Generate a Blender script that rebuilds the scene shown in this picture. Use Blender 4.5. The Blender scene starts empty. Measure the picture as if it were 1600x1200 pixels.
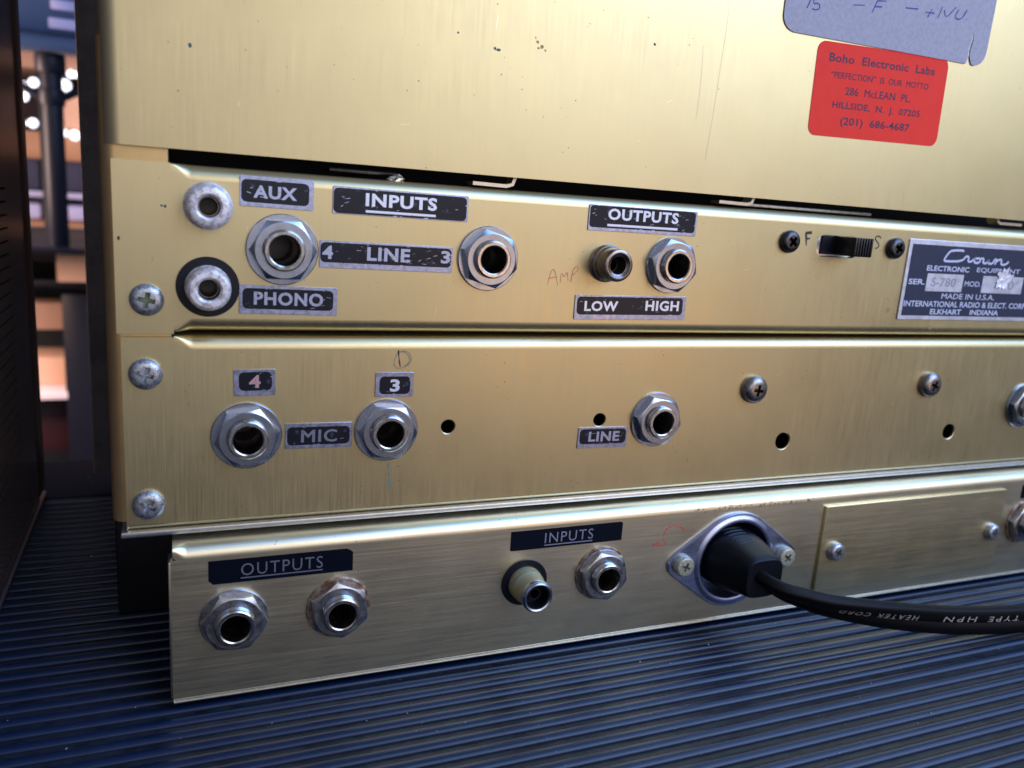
import bpy, bmesh, math, random
from mathutils import Vector, Matrix, noise
random.seed(7)
MM = 0.001
ZS = 87.0            # height of the panel seam above the ribbed shelf, in mm
C = bpy.context.scene.collection
S = bpy.context.scene

# ------------------------------------------------------------------ camera
cam = bpy.data.objects.new('camera', bpy.data.cameras.new('camera'))
C.objects.link(cam); S.camera = cam
cam.data.sensor_width = 36.0
cam.data.lens = 1273.88 / 1600 * 36.0
fwd = Vector((0.38169897, 0.89889978, -0.21513968))
rgt = Vector((0.92410595, -0.37574545, 0.06956567))
up = rgt.cross(fwd).normalized(); rgt = fwd.cross(up).normalized()
m = Matrix((rgt, up, -fwd)).transposed().to_4x4()
m.translation = Vector((10.563, -188.643, 33.013 + ZS)) * MM
cam.matrix_world = m
cam.data.clip_start = 0.005; cam.data.clip_end = 50
cam.data.dof.use_dof = True
cam.data.dof.focus_distance = 0.208
cam.data.dof.aperture_fstop = 17.0

# ------------------------------------------------------------------ world, lamps, exposure
w = bpy.data.worlds.new('World'); S.world = w; w.use_nodes = True
bgn = w.node_tree.nodes['Background']
bgn.inputs[0].default_value = (0.49, 0.52, 0.63, 1); bgn.inputs[1].default_value = 0.41
S.view_settings.view_transform = 'Standard'; S.view_settings.look = 'None'
S.view_settings.exposure = 0.0; S.view_settings.gamma = 1.0
S.render.engine = 'CYCLES'
S.cycles.max_bounces = 8

def area(name, loc, target, sx, sy, power, col):
    l = bpy.data.lights.new(name, 'AREA'); l.shape = 'RECTANGLE'; l.size = sx; l.size_y = sy
    l.energy = power; l.color = col
    o = bpy.data.objects.new(name, l); C.objects.link(o); o.location = loc
    o.rotation_euler = (Vector(target) - Vector(loc)).to_track_quat('-Z', 'Y').to_euler()
    return o
area('skylight', (0.75, -0.45, 0.85), (0.18, -0.02, 0.05), 1.1, 0.9, 12, (0.19, 0.43, 1.0))
area('front_window', (0.85, -1.05, 0.72), (0.16, 0, 0.1), 1.2, 0.9, 9.0, (0.86, 0.90, 1.0))
area('warm_fill', (0.62, -1.0, -0.05), (0.15, 0, 0.05), 0.5, 0.22, 0.6, (1.0, 0.62, 0.38))  # low warm fill light added for the sheen on the panels
area('left_fill', (0.05, -1.35, 0.42), (0.05, 0, 0.1), 0.9, 0.7, 2.2, (0.95, 0.88, 0.9))  # unseen fill light added to lift the front slab and left panels
area('background_fill', (-0.45, 0.95, 0.15), (-0.22, 2.0, 0.12), 0.3, 0.25, 11, (1.0, 0.70, 0.56))  # unseen warm fill light added for the shelves in the gap

# ------------------------------------------------------------------ materials
def mat(name, col, rough=0.5, metal=0.0, var=0.0, vscale=300, bump=0.0, bscale=1500, brush=None,
        speck=None, speck_scale=900, speck_th=0.1, coat=0.0, emit=None, rvar=0.0, spec=0.5, col2=None, c2scale=120, c2lo=0.45, c2hi=0.6, bdist=0.0001):
    M = bpy.data.materials.new(name); M.use_nodes = True
    N = M.node_tree.nodes; L = M.node_tree.links
    b = N['Principled BSDF']
    b.inputs['Roughness'].default_value = rough; b.inputs['Metallic'].default_value = metal
    b.inputs['Specular IOR Level'].default_value = spec
    b.inputs['Coat Weight'].default_value = coat; b.inputs['Coat Roughness'].default_value = 0.12
    c4 = (*col, 1); b.inputs['Base Color'].default_value = c4
    tc = N.new('ShaderNodeTexCoord'); src = tc.outputs['Object']
    def nz(scale, detail=3, vec=None, rough_=0.55):
        n = N.new('ShaderNodeTexNoise'); n.inputs['Scale'].default_value = scale
        n.inputs['Detail'].default_value = detail; n.inputs['Roughness'].default_value = rough_
        L.new(vec or src, n.inputs['Vector']); return n.outputs['Fac']
    def ramp(fac, lo, hi, a, b_):
        r = N.new('ShaderNodeMapRange'); r.inputs['From Min'].default_value = lo; r.inputs['From Max'].default_value = hi
        r.inputs['To Min'].default_value = a; r.inputs['To Max'].default_value = b_; L.new(fac, r.inputs['Value']); return r.outputs[0]
    def mix(fac, a, b_, mode='MIX'):
        x = N.new('ShaderNodeMix'); x.data_type = 'RGBA'; x.blend_type = mode
        if hasattr(fac, 'links'): L.new(fac, x.inputs[0])
        else: x.inputs[0].default_value = fac
        for v, i in ((a, 6), (b_, 7)):
            if hasattr(v, 'links'): L.new(v, x.inputs[i])
            else: x.inputs[i].default_value = v
        return x.outputs[2]
    cur = c4; hgt = None; rgh = None
    if col2 is not None:
        cur = mix(ramp(nz(c2scale, 5, rough_=0.65), c2lo, c2hi, 0, 1), cur, (*col2, 1))
    if var:
        f = ramp(nz(vscale, 4), 0.3, 0.7, 0, 1)
        cur = mix(f, cur if not isinstance(cur, tuple) else cur, tuple(x * (1 - var) for x in col) + (1,)) if col2 is None else mix(ramp(nz(vscale, 4), .3, .7, 0, var), cur, (0.02, 0.02, 0.02, 1))
    if brush:
        mp = N.new('ShaderNodeMapping'); L.new(src, mp.inputs[0])
        mp.inputs['Scale'].default_value = {'z': (3600, 3600, 60), 'x': (50, 3600, 3600)}[brush]
        f1 = nz(1.0, 3, mp.outputs[0])
        mp2 = N.new('ShaderNodeMapping'); L.new(src, mp2.inputs[0])
        mp2.inputs['Scale'].default_value = {'z': (1100, 1100, 22), 'x': (24, 1100, 1100)}[brush]
        f2 = nz(1.0, 4, mp2.outputs[0], 0.7)
        cur = mix(ramp(f2, 0.35, 0.7, 0.0, 0.06), cur, tuple(x * 0.62 for x in col) + (1,))
        cur = mix(ramp(nz(26, 6, rough_=0.65), 0.42, 0.72, 0.0, 0.16), cur, (col[0] * 0.70, col[1] * 0.62, col[2] * 0.55, 1))
        cur = mix(ramp(nz(75, 5, rough_=0.7), 0.58, 0.74, 0.0, 0.12), cur, (col[0] * 0.8, col[1] * 0.85, col[2] * 0.95, 1))
        ad = N.new('ShaderNodeMath'); ad.operation = 'MULTIPLY_ADD'; L.new(f2, ad.inputs[0]); ad.inputs[1].default_value = 0.35; L.new(f1, ad.inputs[2])
        hgt = ad.outputs[0]; rg2 = N.new('ShaderNodeMath'); rg2.operation = 'ADD'; L.new(ramp(f1, 0.3, 0.7, rough - 0.05, rough + 0.05), rg2.inputs[0]); L.new(ramp(nz(48, 5, rough_=0.7), 0.35, 0.7, -0.015, 0.035), rg2.inputs[1]); rgh = rg2.outputs[0]
    if speck:
        v = N.new('ShaderNodeTexVoronoi'); v.inputs['Scale'].default_value = speck_scale; L.new(src, v.inputs['Vector'])
        f = ramp(v.outputs['Distance'], speck_th * 0.6, speck_th, 1, 0)
        g = ramp(nz(speck_scale * 0.12, 2), 0.5, 0.62, 0, 1)
        mm = N.new('ShaderNodeMath'); mm.operation = 'MULTIPLY'; L.new(f, mm.inputs[0]); L.new(g, mm.inputs[1])
        cur = mix(mm.outputs[0], cur, (*speck, 1))
    if not isinstance(cur, tuple): L.new(cur, b.inputs['Base Color'])
    if rvar and rgh is None: rgh = ramp(nz(vscale * 0.7, 4), 0.3, 0.7, rough - rvar, rough + rvar)
    if rgh is not None: L.new(rgh, b.inputs['Roughness'])
    if bump:
        h = hgt or nz(bscale, 3)
        bp = N.new('ShaderNodeBump'); bp.inputs['Strength'].default_value = bump; bp.inputs['Distance'].default_value = bdist
        L.new(h, bp.inputs['Height']); L.new(bp.outputs[0], b.inputs['Normal'])
    if emit:
        b.inputs['Emission Color'].default_value = (*emit[0], 1); b.inputs['Emission Strength'].default_value = emit[1]
    return M

GOLD = (0.655, 0.55, 0.305)
m_gold = mat('brushed_gold_aluminium', GOLD, 0.37, 1.0, brush='z', bump=0.038, bdist=0.00006, speck=(0.12, 0.09, 0.05), speck_scale=500, speck_th=0.09)
m_gold_cover = mat('brushed_gold_cover', GOLD, 0.38, 1.0, brush='z', bump=0.038, bdist=0.00006, speck=(0.12, 0.09, 0.05), speck_scale=380, speck_th=0.08)
m_gold_frame = mat('gold_frame', (0.74, 0.52, 0.24), 0.42, 1.0, var=0.12, vscale=160, bump=0.1)
m_pale = mat('brushed_pale_gold', (0.78, 0.70, 0.49), 0.36, 1.0, brush='x', bump=0.10, bdist=0.00006, speck=(0.10, 0.08, 0.06), speck_scale=500, speck_th=0.08)
m_pale_cover = mat('brushed_pale_cover', (0.84, 0.72, 0.44), 0.36, 1.0, brush='x', bump=0.09, bdist=0.00006)
m_lip = mat('bare_aluminium_edge', (0.86, 0.86, 0.86), 0.38, 1.0, var=0.15, vscale=500, bump=0.1)
m_steel = mat('nickel_plate', (0.46, 0.49, 0.57), 0.25, 1.0, var=0.14, vscale=400, rvar=0.06, bump=0.04)
m_steel_dull = mat('dull_nickel', (0.50, 0.50, 0.52), 0.34, 1.0, var=0.35, vscale=800, rvar=0.1, bump=0.12, bscale=2500)
m_barrel = mat('barrel_nickel', (0.72, 0.66, 0.60), 0.20, 1.0, var=0.3, vscale=900, rvar=0.08)
m_bore = mat('dark_bore', (0.06, 0.055, 0.05), 0.4, 0.6)  # shade inside the bores put into a dark metal colour
m_rust = mat('rusty_washer', (0.40, 0.33, 0.28), 0.5, 0.9, col2=(0.22, 0.10, 0.06), c2scale=500, bump=0.3, bscale=2500)
m_screw = mat('weathered_zinc', (0.50, 0.53, 0.58), 0.36, 0.9, col2=(0.24, 0.24, 0.25), c2scale=1500, c2lo=0.5, c2hi=0.62, bump=0.45, bscale=3500)
m_screw_dark = mat('dark_nickel_screw', (0.34, 0.31, 0.30), 0.30, 1.0, var=0.3, vscale=900, bump=0.15, bscale=3000)
m_screw_black = mat('black_oxide_screw', (0.10, 0.10, 0.11), 0.30, 1.0, var=0.3, vscale=900, bump=0.1, bscale=3000)
m_screw_pale = mat('pale_corroded_screw', (0.52, 0.54, 0.46), 0.5, 0.6, col2=(0.36, 0.32, 0.20), c2scale=1400, bump=0.35, bscale=3500)
m_plate = mat('label_aluminium', (0.48, 0.52, 0.74), 0.34, 1.0, var=0.35, vscale=900, rvar=0.1, bump=0.25, bscale=2500, brush=None)
m_enamel = mat('black_enamel', (0.006, 0.007, 0.014), 0.30, 0.0, spec=0.35, col2=(0.07, 0.075, 0.11), c2scale=520, c2lo=0.60, c2hi=0.74, bump=0.2, bscale=2000)
m_letter = mat('worn_silver_lettering', (0.46, 0.50, 0.68), 0.36, 0.8, col2=(0.12, 0.13, 0.18), c2scale=1500, c2lo=0.58, c2hi=0.68, bump=0.2)
m_letter_dim = mat('dim_silver_lettering', (0.26, 0.29, 0.36), 0.40, 0.7, col2=(0.06, 0.07, 0.10), c2scale=1500, c2lo=0.58, c2hi=0.68)
m_letter_pink = mat('faded_pink_lettering', (0.55, 0.33, 0.32), 0.5, 0.2)
m_letter_bright = mat('bright_lettering', (0.78, 0.82, 0.95), 0.32, 0.5)
m_navy = mat('navy_nameplate_print', (0.022, 0.030, 0.070), 0.42, 0.0, var=0.2, vscale=500, bump=0.05)
m_blackpaint = mat('black_painted_label', (0.003, 0.004, 0.010), 0.22, 0.0, spec=0.3, speck=(0.1, 0.1, 0.12), speck_scale=700, speck_th=0.06)
m_red = mat('fluorescent_red_sticker', (1.0, 0.06, 0.04), 0.6, 0.0, spec=0.12, var=0.06, vscale=250, bump=0.06, speck=(0.55, 0.02, 0.03), speck_scale=300, speck_th=0.08)
m_redink = mat('dark_print', (0.06, 0.012, 0.05), 0.6)
m_paper = mat('grey_blue_paper', (0.47, 0.45, 0.52), 0.75, 0.0, spec=0.2, col2=(0.40, 0.38, 0.45), c2scale=900, c2lo=0.4, c2hi=0.65, bump=0.2, speck=(0.16, 0.15, 0.22), speck_scale=420, speck_th=0.10)
m_pen = mat('blue_pen_ink', (0.05, 0.07, 0.30), 0.6)
m_tornedge = mat('torn_paper_core', (0.75, 0.73, 0.70), 0.8)
m_redpencil = mat('red_pencil', (0.62, 0.06, 0.06), 0.6)
m_pinkpencil = mat('faint_red_pencil', (0.70, 0.17, 0.12), 0.55, 0.1)
m_teal = mat('teal_ink', (0.02, 0.09, 0.11), 0.5)
m_darkink = mat('dark_ink', (0.03, 0.03, 0.035), 0.5)
m_paleink = mat('smudged_ink', (0.30, 0.25, 0.19), 0.5, 0.5)
m_rustspot = mat('rust_spot', (0.42, 0.26, 0.12), 0.6, 0.3)
m_black = mat('black_paint', (0.008, 0.009, 0.012), 0.45, 0.0, var=0.3, vscale=300, bump=0.1)
m_void = mat('dark_interior', (0.006, 0.006, 0.008), 0.7)  # near-black colour stands in for the shade behind openings
m_plastic = mat('black_plastic', (0.008, 0.009, 0.013), 0.30, 0.0, bump=0.05)
m_rubber = mat('black_rubber_plug', (0.003, 0.004, 0.008), 0.38, 0.0, spec=0.25, var=0.2, vscale=300, bump=0.12, bscale=1800)
m_cord = mat('black_cord_rubber', (0.003, 0.0026, 0.003), 0.5, 0.0, spec=0.15, bump=0.12, bscale=1800)
m_rubber_end = mat('plug_end_rubber', (0.010, 0.012, 0.022), 0.45, 0.0, bump=0.15, bscale=1800)
m_cordprint = mat('white_cord_print', (0.50, 0.49, 0.48), 0.6, col2=(0.08, 0.05, 0.05), c2scale=1500, c2lo=0.50, c2hi=0.62)
m_fibre = mat('black_fibre_washer', (0.005, 0.006, 0.011), 0.4, 0.0, spec=0.3, bump=0.2, bscale=2500)
m_rca = mat('pale_tin_ring', (0.86, 0.83, 0.85), 0.45, 0.45, col2=(0.50, 0.44, 0.43), c2scale=900, bump=0.25, bscale=2200)
m_rca_dark = mat('tarnished_ring', (0.36, 0.30, 0.27), 0.26, 1.0, var=0.35, vscale=800, bump=0.1)
m_brass = mat('corroded_brass', (0.44, 0.37, 0.20), 0.55, 0.5, col2=(0.36, 0.38, 0.27), c2scale=420, bump=0.5, bscale=1800)
m_tab = mat('zinc_spring_clip', (0.72, 0.62, 0.48), 0.38, 1.0, var=0.2, vscale=500)
m_foil = mat('bright_foil', (0.9, 0.88, 0.85), 0.18, 1.0)
m_flange = mat('satin_zinc_flange', (0.50, 0.56, 0.80), 0.30, 1.0, var=0.15, vscale=350, rvar=0.06, bump=0.06)
m_rib = mat('navy_rubber_rib', (0.001, 0.012, 0.045), 0.33, 0.0, spec=0.42, var=0.25, vscale=260, bump=0.10, bscale=900, speck=(0.30, 0.33, 0.40), speck_scale=260, speck_th=0.045)
m_valley = mat('dusty_grey_groove', (0.020, 0.024, 0.026), 0.45, 0.0, spec=0.35, col2=(0.008, 0.010, 0.012), c2scale=160, bump=0.15, bscale=1200, speck=(0.35, 0.36, 0.40), speck_scale=300, speck_th=0.05)
m_margin = mat('dark_slate_plastic', (0.012, 0.011, 0.020), 0.6, 0.0, spec=0.2, var=0.3, vscale=90, bump=0.15, bscale=700, speck=(0.3, 0.3, 0.34), speck_scale=120, speck_th=0.05)
m_wood = mat('dark_lacquered_side', (0.17, 0.125, 0.115), 0.26, 0.0, var=0.4, vscale=60, bump=0.15, bscale=400, coat=0.25)
m_wood_trim = mat('dark_brown_trim', (0.16, 0.09, 0.08), 0.42, 0.0, var=0.3, vscale=120)
m_trim_grey = mat('grey_bottom_trim', (0.20, 0.20, 0.22), 0.35, 0.5)
m_slab = mat('charcoal_crinkle_paint', (0.22, 0.20, 0.215), 0.55, 0.0, col2=(0.16, 0.145, 0.16), c2scale=70, bump=0.5, bscale=700, bdist=0.0004)
m_edge_highlight = mat('warm_edge_highlight', (0.70, 0.42, 0.22), 0.4, 1.0)
m_bgblue = mat('dark_blue_cabinet', (0.04, 0.075, 0.17), 0.40)
m_bgpole = mat('black_pole_paint', (0.008, 0.009, 0.018), 0.42, spec=0.2)
m_bgblack = mat('black_shelving', (0.006, 0.006, 0.010), 0.5)
m_bgwood = mat('orange_wood', (0.42, 0.19, 0.09), 0.5, var=0.3, vscale=12)
m_bgtan = mat('tan_cardboard', (0.75, 0.46, 0.33), 0.7, var=0.1, vscale=10)
m_bgbrown = mat('brown_cardboard', (0.42, 0.24, 0.17), 0.7)
m_bgnavy = mat('navy_fabric', (0.02, 0.025, 0.07), 0.7)
m_bgred = mat('dark_red_case', (0.035, 0.006, 0.010), 0.5)
m_bglilac = mat('lilac_paper', (0.45, 0.45, 0.75), 0.6)
m_bgwhite = mat('pale_lid', (0.9, 0.75, 0.8), 0.5)
m_glint = mat('glowing_glint', (1, 1, 1), 0.5, emit=((0.82, 0.86, 1.0), 2.6))  # glow on small balls that stand in for bright glints
m_bgwall = mat('dark_room_wall', (0.020, 0.014, 0.020), 0.8)
m_bgfloor = mat('room_floor', (0.34, 0.28, 0.22), 0.6, var=0.2, vscale=3)

# ------------------------------------------------------------------ mesh helpers (all in mm)
def mesh(name, V, F, material, angle=35, mats=None, fm=None):
    me = bpy.data.meshes.new(name)
    me.from_pydata([(v[0] * MM, v[1] * MM, v[2] * MM) for v in V], [], F)
    for x in (mats or [material]): me.materials.append(x)
    if fm: me.polygons.foreach_set('material_index', fm)
    me.validate(); me.update()
    me.polygons.foreach_set('use_smooth', [True] * len(me.polygons))
    me.set_sharp_from_angle(angle=math.radians(angle))
    return me

def thing(name, label, cat, loc, group=None, kind=None):
    o = bpy.data.objects.new(name, None); C.objects.link(o)
    o.empty_display_size = 0.01
    o.location = (loc[0] * MM, loc[1] * MM, (loc[2] + ZS) * MM)
    o['label'] = label
    if cat: o['category'] = cat
    if group: o['group'] = group
    if kind: o['kind'] = kind
    return o

def part(name, me, parent, loc=(0, 0, 0), label=None, rot=None):
    """part of a thing; loc in panel coordinates (mm), parent an unrotated Empty or mesh at top level"""
    o = bpy.data.objects.new(name, me); C.objects.link(o); o.parent = parent
    p = parent.location
    o.location = (loc[0] * MM - p.x, loc[1] * MM - p.y, (loc[2] + ZS) * MM - p.z)
    if rot: o.rotation_euler = rot
    if label: o['label'] = label
    return o

def sub(name, me, parent, loc=(0, 0, 0), label=None, rot=None):
    """sub-part; loc in the parent's own coordinates (mm)"""
    o = bpy.data.objects.new(name, me); C.objects.link(o); o.parent = parent
    o.location = Vector(loc) * MM
    if rot: o.rotation_euler = rot
    if label: o['label'] = label
    return o

def top(name, me, label, cat, loc=(0, 0, 0), group=None, kind=None, rot=None):
    o = bpy.data.objects.new(name, me); C.objects.link(o)
    o.location = (loc[0] * MM, loc[1] * MM, (loc[2] + ZS) * MM)
    if rot: o.rotation_euler = rot
    if label: o['label'] = label
    if cat: o['category'] = cat
    if group: o['group'] = group
    if kind: o['kind'] = kind
    return o

def join(*geos):
    V, F = [], []
    for v, f in geos:
        n = len(V); V += list(v); F += [tuple(i + n for i in q) for q in f]
    return V, F

def box(x0, x1, y0, y1, z0, z1, b=0.0):
    """box with chamfered edges along all sides when b > 0"""
    if b <= 0:
        V = [(x, y, z) for x in (x0, x1) for y in (y0, y1) for z in (z0, z1)]
        return V, [(0, 1, 3, 2), (4, 6, 7, 5), (0, 4, 5, 1), (2, 3, 7, 6), (0, 2, 6, 4), (1, 5, 7, 3)]
    bm = bmesh.new(); bmesh.ops.create_cube(bm, size=1)
    for v in bm.verts:
        v.co = Vector((x0 if v.co.x < 0 else x1, y0 if v.co.y < 0 else y1, z0 if v.co.z < 0 else z1))
    bmesh.ops.bevel(bm, geom=bm.edges[:], offset=b, segments=2, profile=0.5, affect='EDGES')
    bm.verts.index_update()
    V = [tuple(v.co) for v in bm.verts]; F = [tuple(v.index for v in f.verts) for f in bm.faces]
    bm.free(); return V, F

def lathe(prof, n=48, close=True):
    """profile of (radius, height out of the panel); axis along -Y"""
    V, F = [], []
    for r, h in prof:
        for k in range(n):
            a = 2 * math.pi * k / n
            V.append((r * math.cos(a), -h, r * math.sin(a)))
    for i in range(len(prof) - 1):
        for k in range(n):
            a, b = i * n + k, i * n + (k + 1) % n
            F.append((a, a + n, b + n, b))
    return V, F

def disc(r, h, n=48):
    V = [(r * math.cos(2 * math.pi * k / n), -h, r * math.sin(2 * math.pi * k / n)) for k in range(n)]
    return V, [tuple(range(n))]

def rrect(x0, x1, z0, z1, r, n=6):
    P = []
    for cx, cz, a0 in ((x1 - r, z1 - r, 0), (x0 + r, z1 - r, 90), (x0 + r, z0 + r, 180), (x1 - r, z0 + r, 270)):
        for i in range(n + 1):
            a = math.radians(a0 + 90 * i / n); P.append((cx + r * math.cos(a), cz + r * math.sin(a)))
    return P
def circ(cx, cz, r, n=40): return [(cx + r * math.cos(2 * math.pi * k / n), cz + r * math.sin(2 * math.pi * k / n)) for k in range(n)]

def curve_geo(cu):
    o = bpy.data.objects.new('tmp', cu); C.objects.link(o)
    dg = bpy.context.evaluated_depsgraph_get(); ev = o.evaluated_get(dg)
    me = ev.to_mesh()
    V = [tuple(v.co) for v in me.vertices]; F = [tuple(p.vertices) for p in me.polygons]
    ev.to_mesh_clear(); bpy.data.objects.remove(o); bpy.data.curves.remove(cu)
    return V, F

def plate(outer, holes=(), t=0.0, bev=0.0, y=0.0):
    """flat sheet with real holes in the XZ plane; back at y, front at y-t"""
    cu = bpy.data.curves.new('c', 'CURVE'); cu.dimensions = '2D'; cu.fill_mode = 'BOTH' if t > 0 else 'FRONT'
    cu.extrude = max(t / 2 - bev, 0.0); cu.bevel_depth = bev; cu.bevel_resolution = 2; cu.offset = -bev
    for pts in (outer, *holes):
        sp = cu.splines.new('POLY'); sp.points.add(len(pts) - 1); sp.use_cyclic_u = True
        for q, p in zip(sp.points, pts): q.co = (p[0], p[1], 0, 1)
    V, F = curve_geo(cu)
    return [(a, -c - t / 2 + y, b) for a, b, c in V], F

def text_geo(s, x0, x1, z0, z1, bold=0.015, y=0.0, shear=0.0, spacing=1.0, rot=0.0):
    """text fitted to the box x0..x1, z0..z1 in the XZ plane"""
    if 'M' in s and bold > 0:      # this glyph breaks with a curve offset: thicken it by closely stacked copies
        b = bold * 0.9 * (z1 - z0); out = []
        for i, (dx, dz) in enumerate(((-1, 0), (1, 0), (0, 0.7), (0, -0.7), (0.7, 0.5), (-0.7, -0.5), (0.7, -0.5), (-0.7, 0.5))):
            V, F = text_geo(s, x0 + b, x1 - b, z0 + b * .7, z1 - b * .7, 0.0, y - 0.0015 * i, shear, spacing, rot)
            out.append(([(v[0] + dx * b, v[1], v[2] + dz * b) for v in V], F))
        return join(*out)
    cu = bpy.data.curves.new('t', 'FONT'); cu.body = s; cu.size = 1; cu.fill_mode = 'FRONT'; cu.offset = bold; cu.shear = shear
    cu.space_character = spacing; cu.resolution_u = 3
    V, F = curve_geo(cu)
    ax = min(v[0] for v in V); bx = max(v[0] for v in V); az = min(v[1] for v in V); bz = max(v[1] for v in V)
    sx = (x1 - x0) / (bx - ax); sz = (z1 - z0) / (bz - az)
    out = []
    for v in V:
        X = (v[0] - ax) * sx; Z = (v[1] - az) * sz
        out.append((x0 + X * math.cos(rot) - Z * math.sin(rot), y, z0 + X * math.sin(rot) + Z * math.cos(rot)))
    return out, F

def stroke(pts, wid=0.3, y=0.0, jit=0.0, smooth=2):
    P = [Vector(p) for p in pts]
    for _ in range(smooth if len(P) > 2 else 0):
        Q = [P[0]]
        for a, b in zip(P, P[1:]): Q += [a * 0.75 + b * 0.25, a * 0.25 + b * 0.75]
        Q.append(P[-1]); P = Q
    V, F = [], []
    for i, p in enumerate(P):
        d = (P[min(i + 1, len(P) - 1)] - P[max(i - 1, 0)])
        if d.length < 1e-9: d = Vector((1, 0))
        d.normalize(); n = Vector((-d.y, d.x)) * wid * 0.5 * (1 + jit * random.uniform(-1, 1))
        V += [(p.x + n.x, y, p.y + n.y), (p.x - n.x, y, p.y - n.y)]
        if i: F.append((2 * i - 2, 2 * i - 1, 2 * i + 1, 2 * i))
    return V, F

def strokes(L, wid, y, jit=0.0, smooth=2):
    # strokes that cross each other sit a hair apart so no faces coincide
    return join(*[stroke(s, wid, y - 0.004 * i, jit, smooth) for i, s in enumerate(L)])

def extrude_xy(prof, z0, z1, closed=True):
    """prism from a polygon in XY"""
    n = len(prof); V = [(x, y, z0) for x, y in prof] + [(x, y, z1) for x, y in prof]
    F = [(i, (i + 1) % n, (i + 1) % n + n, i + n) for i in range(n)]
    F += [tuple(range(n))[::-1], tuple(range(n, 2 * n))]
    return V, F

def mirror_fix(V, F): return V, [tuple(reversed(f)) for f in F]

def rolled(x0, x1, zedge, R, sgn, xr, depth, ramp=4.0, rmin=0.4, y=0.0):
    """rolled edge of a sheet: from the flat front (y) round to the back; sgn +1 top, -1 bottom; starts at x=xr, radius grows over 'ramp'"""
    xs = [xr + ramp * i / 8 for i in range(9)] + [xr + ramp + (x1 - xr - ramp) * i / 12 for i in range(1, 13)]
    V, F = [], []; rows = None
    for x in xs:
        t = min(1, (x - xr) / ramp); t = t * t * (3 - 2 * t); r = rmin + (R - rmin) * t
        pr = [(y, zedge - sgn * R * 1.02), (y, zedge - sgn * (r + (R - r) * 0.5) * 1.005)]
        for k in range(11):
            a = math.pi / 2 * k / 10; pr.append((y + r - r * math.cos(a), zedge - sgn * (r - r * math.sin(a))))
        pr += [(y + r + 1, zedge), (y + depth, zedge)]
        if rows is None: rows = len(pr)
        V += [(x, p[0], p[1]) for p in pr]
    for i in range(len(xs) - 1):
        for k in range(rows - 1):
            a = i * rows + k; q = (a, a + rows, a + rows + 1, a + 1)
            F.append(q if sgn > 0 else q[::-1])
    return V, F

# ------------------------------------------------------------------ the shelf everything stands on
zc = -87.0
me = mesh('shelf', *join(box(-420, 620, -212, 144.5, zc - 16, zc - 1.1), box(-420, 620, 144.6, 190, zc - 16, zc - 0.6, 0.8)), m_valley, mats=[m_valley, m_margin])
nfa = 6
me.polygons.foreach_set('material_index', [0] * nfa + [1] * (len(me.polygons) - nfa)); me.update()
shelf = top('shelf_top', me, 'dark blue ribbed rubber shelf top under the recorder and the amplifier', None, (0, 0, 0), kind='structure')
prof = []
for k in range(11):
    a = math.pi * k / 10
    prof.append((-1.5 * math.cos(a), -1.15 + 1.15 * max(0, math.sin(a)) ** 0.92))
nr = len(prof); V, F = [], []
for x in (-410, 610):
    for a, b in prof: V.append((x, a, b))
for k in range(nr - 1): F.append((k, k + nr, k + nr + 1, k + 1))
rib = mesh('rib', V, F, m_rib, 80)
y = 137.4
while y > -210:
    part('rib', rib, shelf, (0, y, zc)); y -= 4.9

# lint and crumbs lying on the ribs
V, F = [], []
for k in range(420):
    x = random.gauss(120, 90); yy = random.uniform(-150, 20) if random.random() < 0.8 else random.uniform(20, 140)
    if yy > -9 and x > 6: continue
    r = random.uniform(0.07, 0.20) * (2.0 if random.random() < 0.06 else 1); n = len(V); a = random.random() * 3
    for q in range(3): V.append((x + r * math.cos(a + q * 2.1) * random.uniform(.7, 1.6), yy + r * math.sin(a + q * 2.1), zc + 0.02))
    V.append((x, yy, zc + 0.02 + r * 0.9)); F += [(n, n + 1, n + 3), (n + 1, n + 2, n + 3), (n + 2, n, n + 3)]
top('dust', mesh('dust', V, F, mat('pale_lint', (0.45, 0.47, 0.52), 0.8)), 'pale lint and crumbs scattered on the ribbed shelf top', 'dust', kind='stuff')

# ------------------------------------------------------------------ shared small hardware
def boolean_cut(base, cutter):
    bo = bpy.data.objects.new('b', base); co = bpy.data.objects.new('c', cutter)
    C.objects.link(bo); C.objects.link(co)
    md = bo.modifiers.new('d', 'BOOLEAN'); md.operation = 'DIFFERENCE'; md.object = co; md.solver = 'EXACT'
    dg = bpy.context.evaluated_depsgraph_get()
    me = bpy.data.meshes.new_from_object(bo.evaluated_get(dg))
    bpy.data.objects.remove(bo); bpy.data.objects.remove(co)
    me.polygons.foreach_set('use_smooth', [True] * len(me.polygons)); me.set_sharp_from_angle(angle=math.radians(35))
    return me

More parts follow.
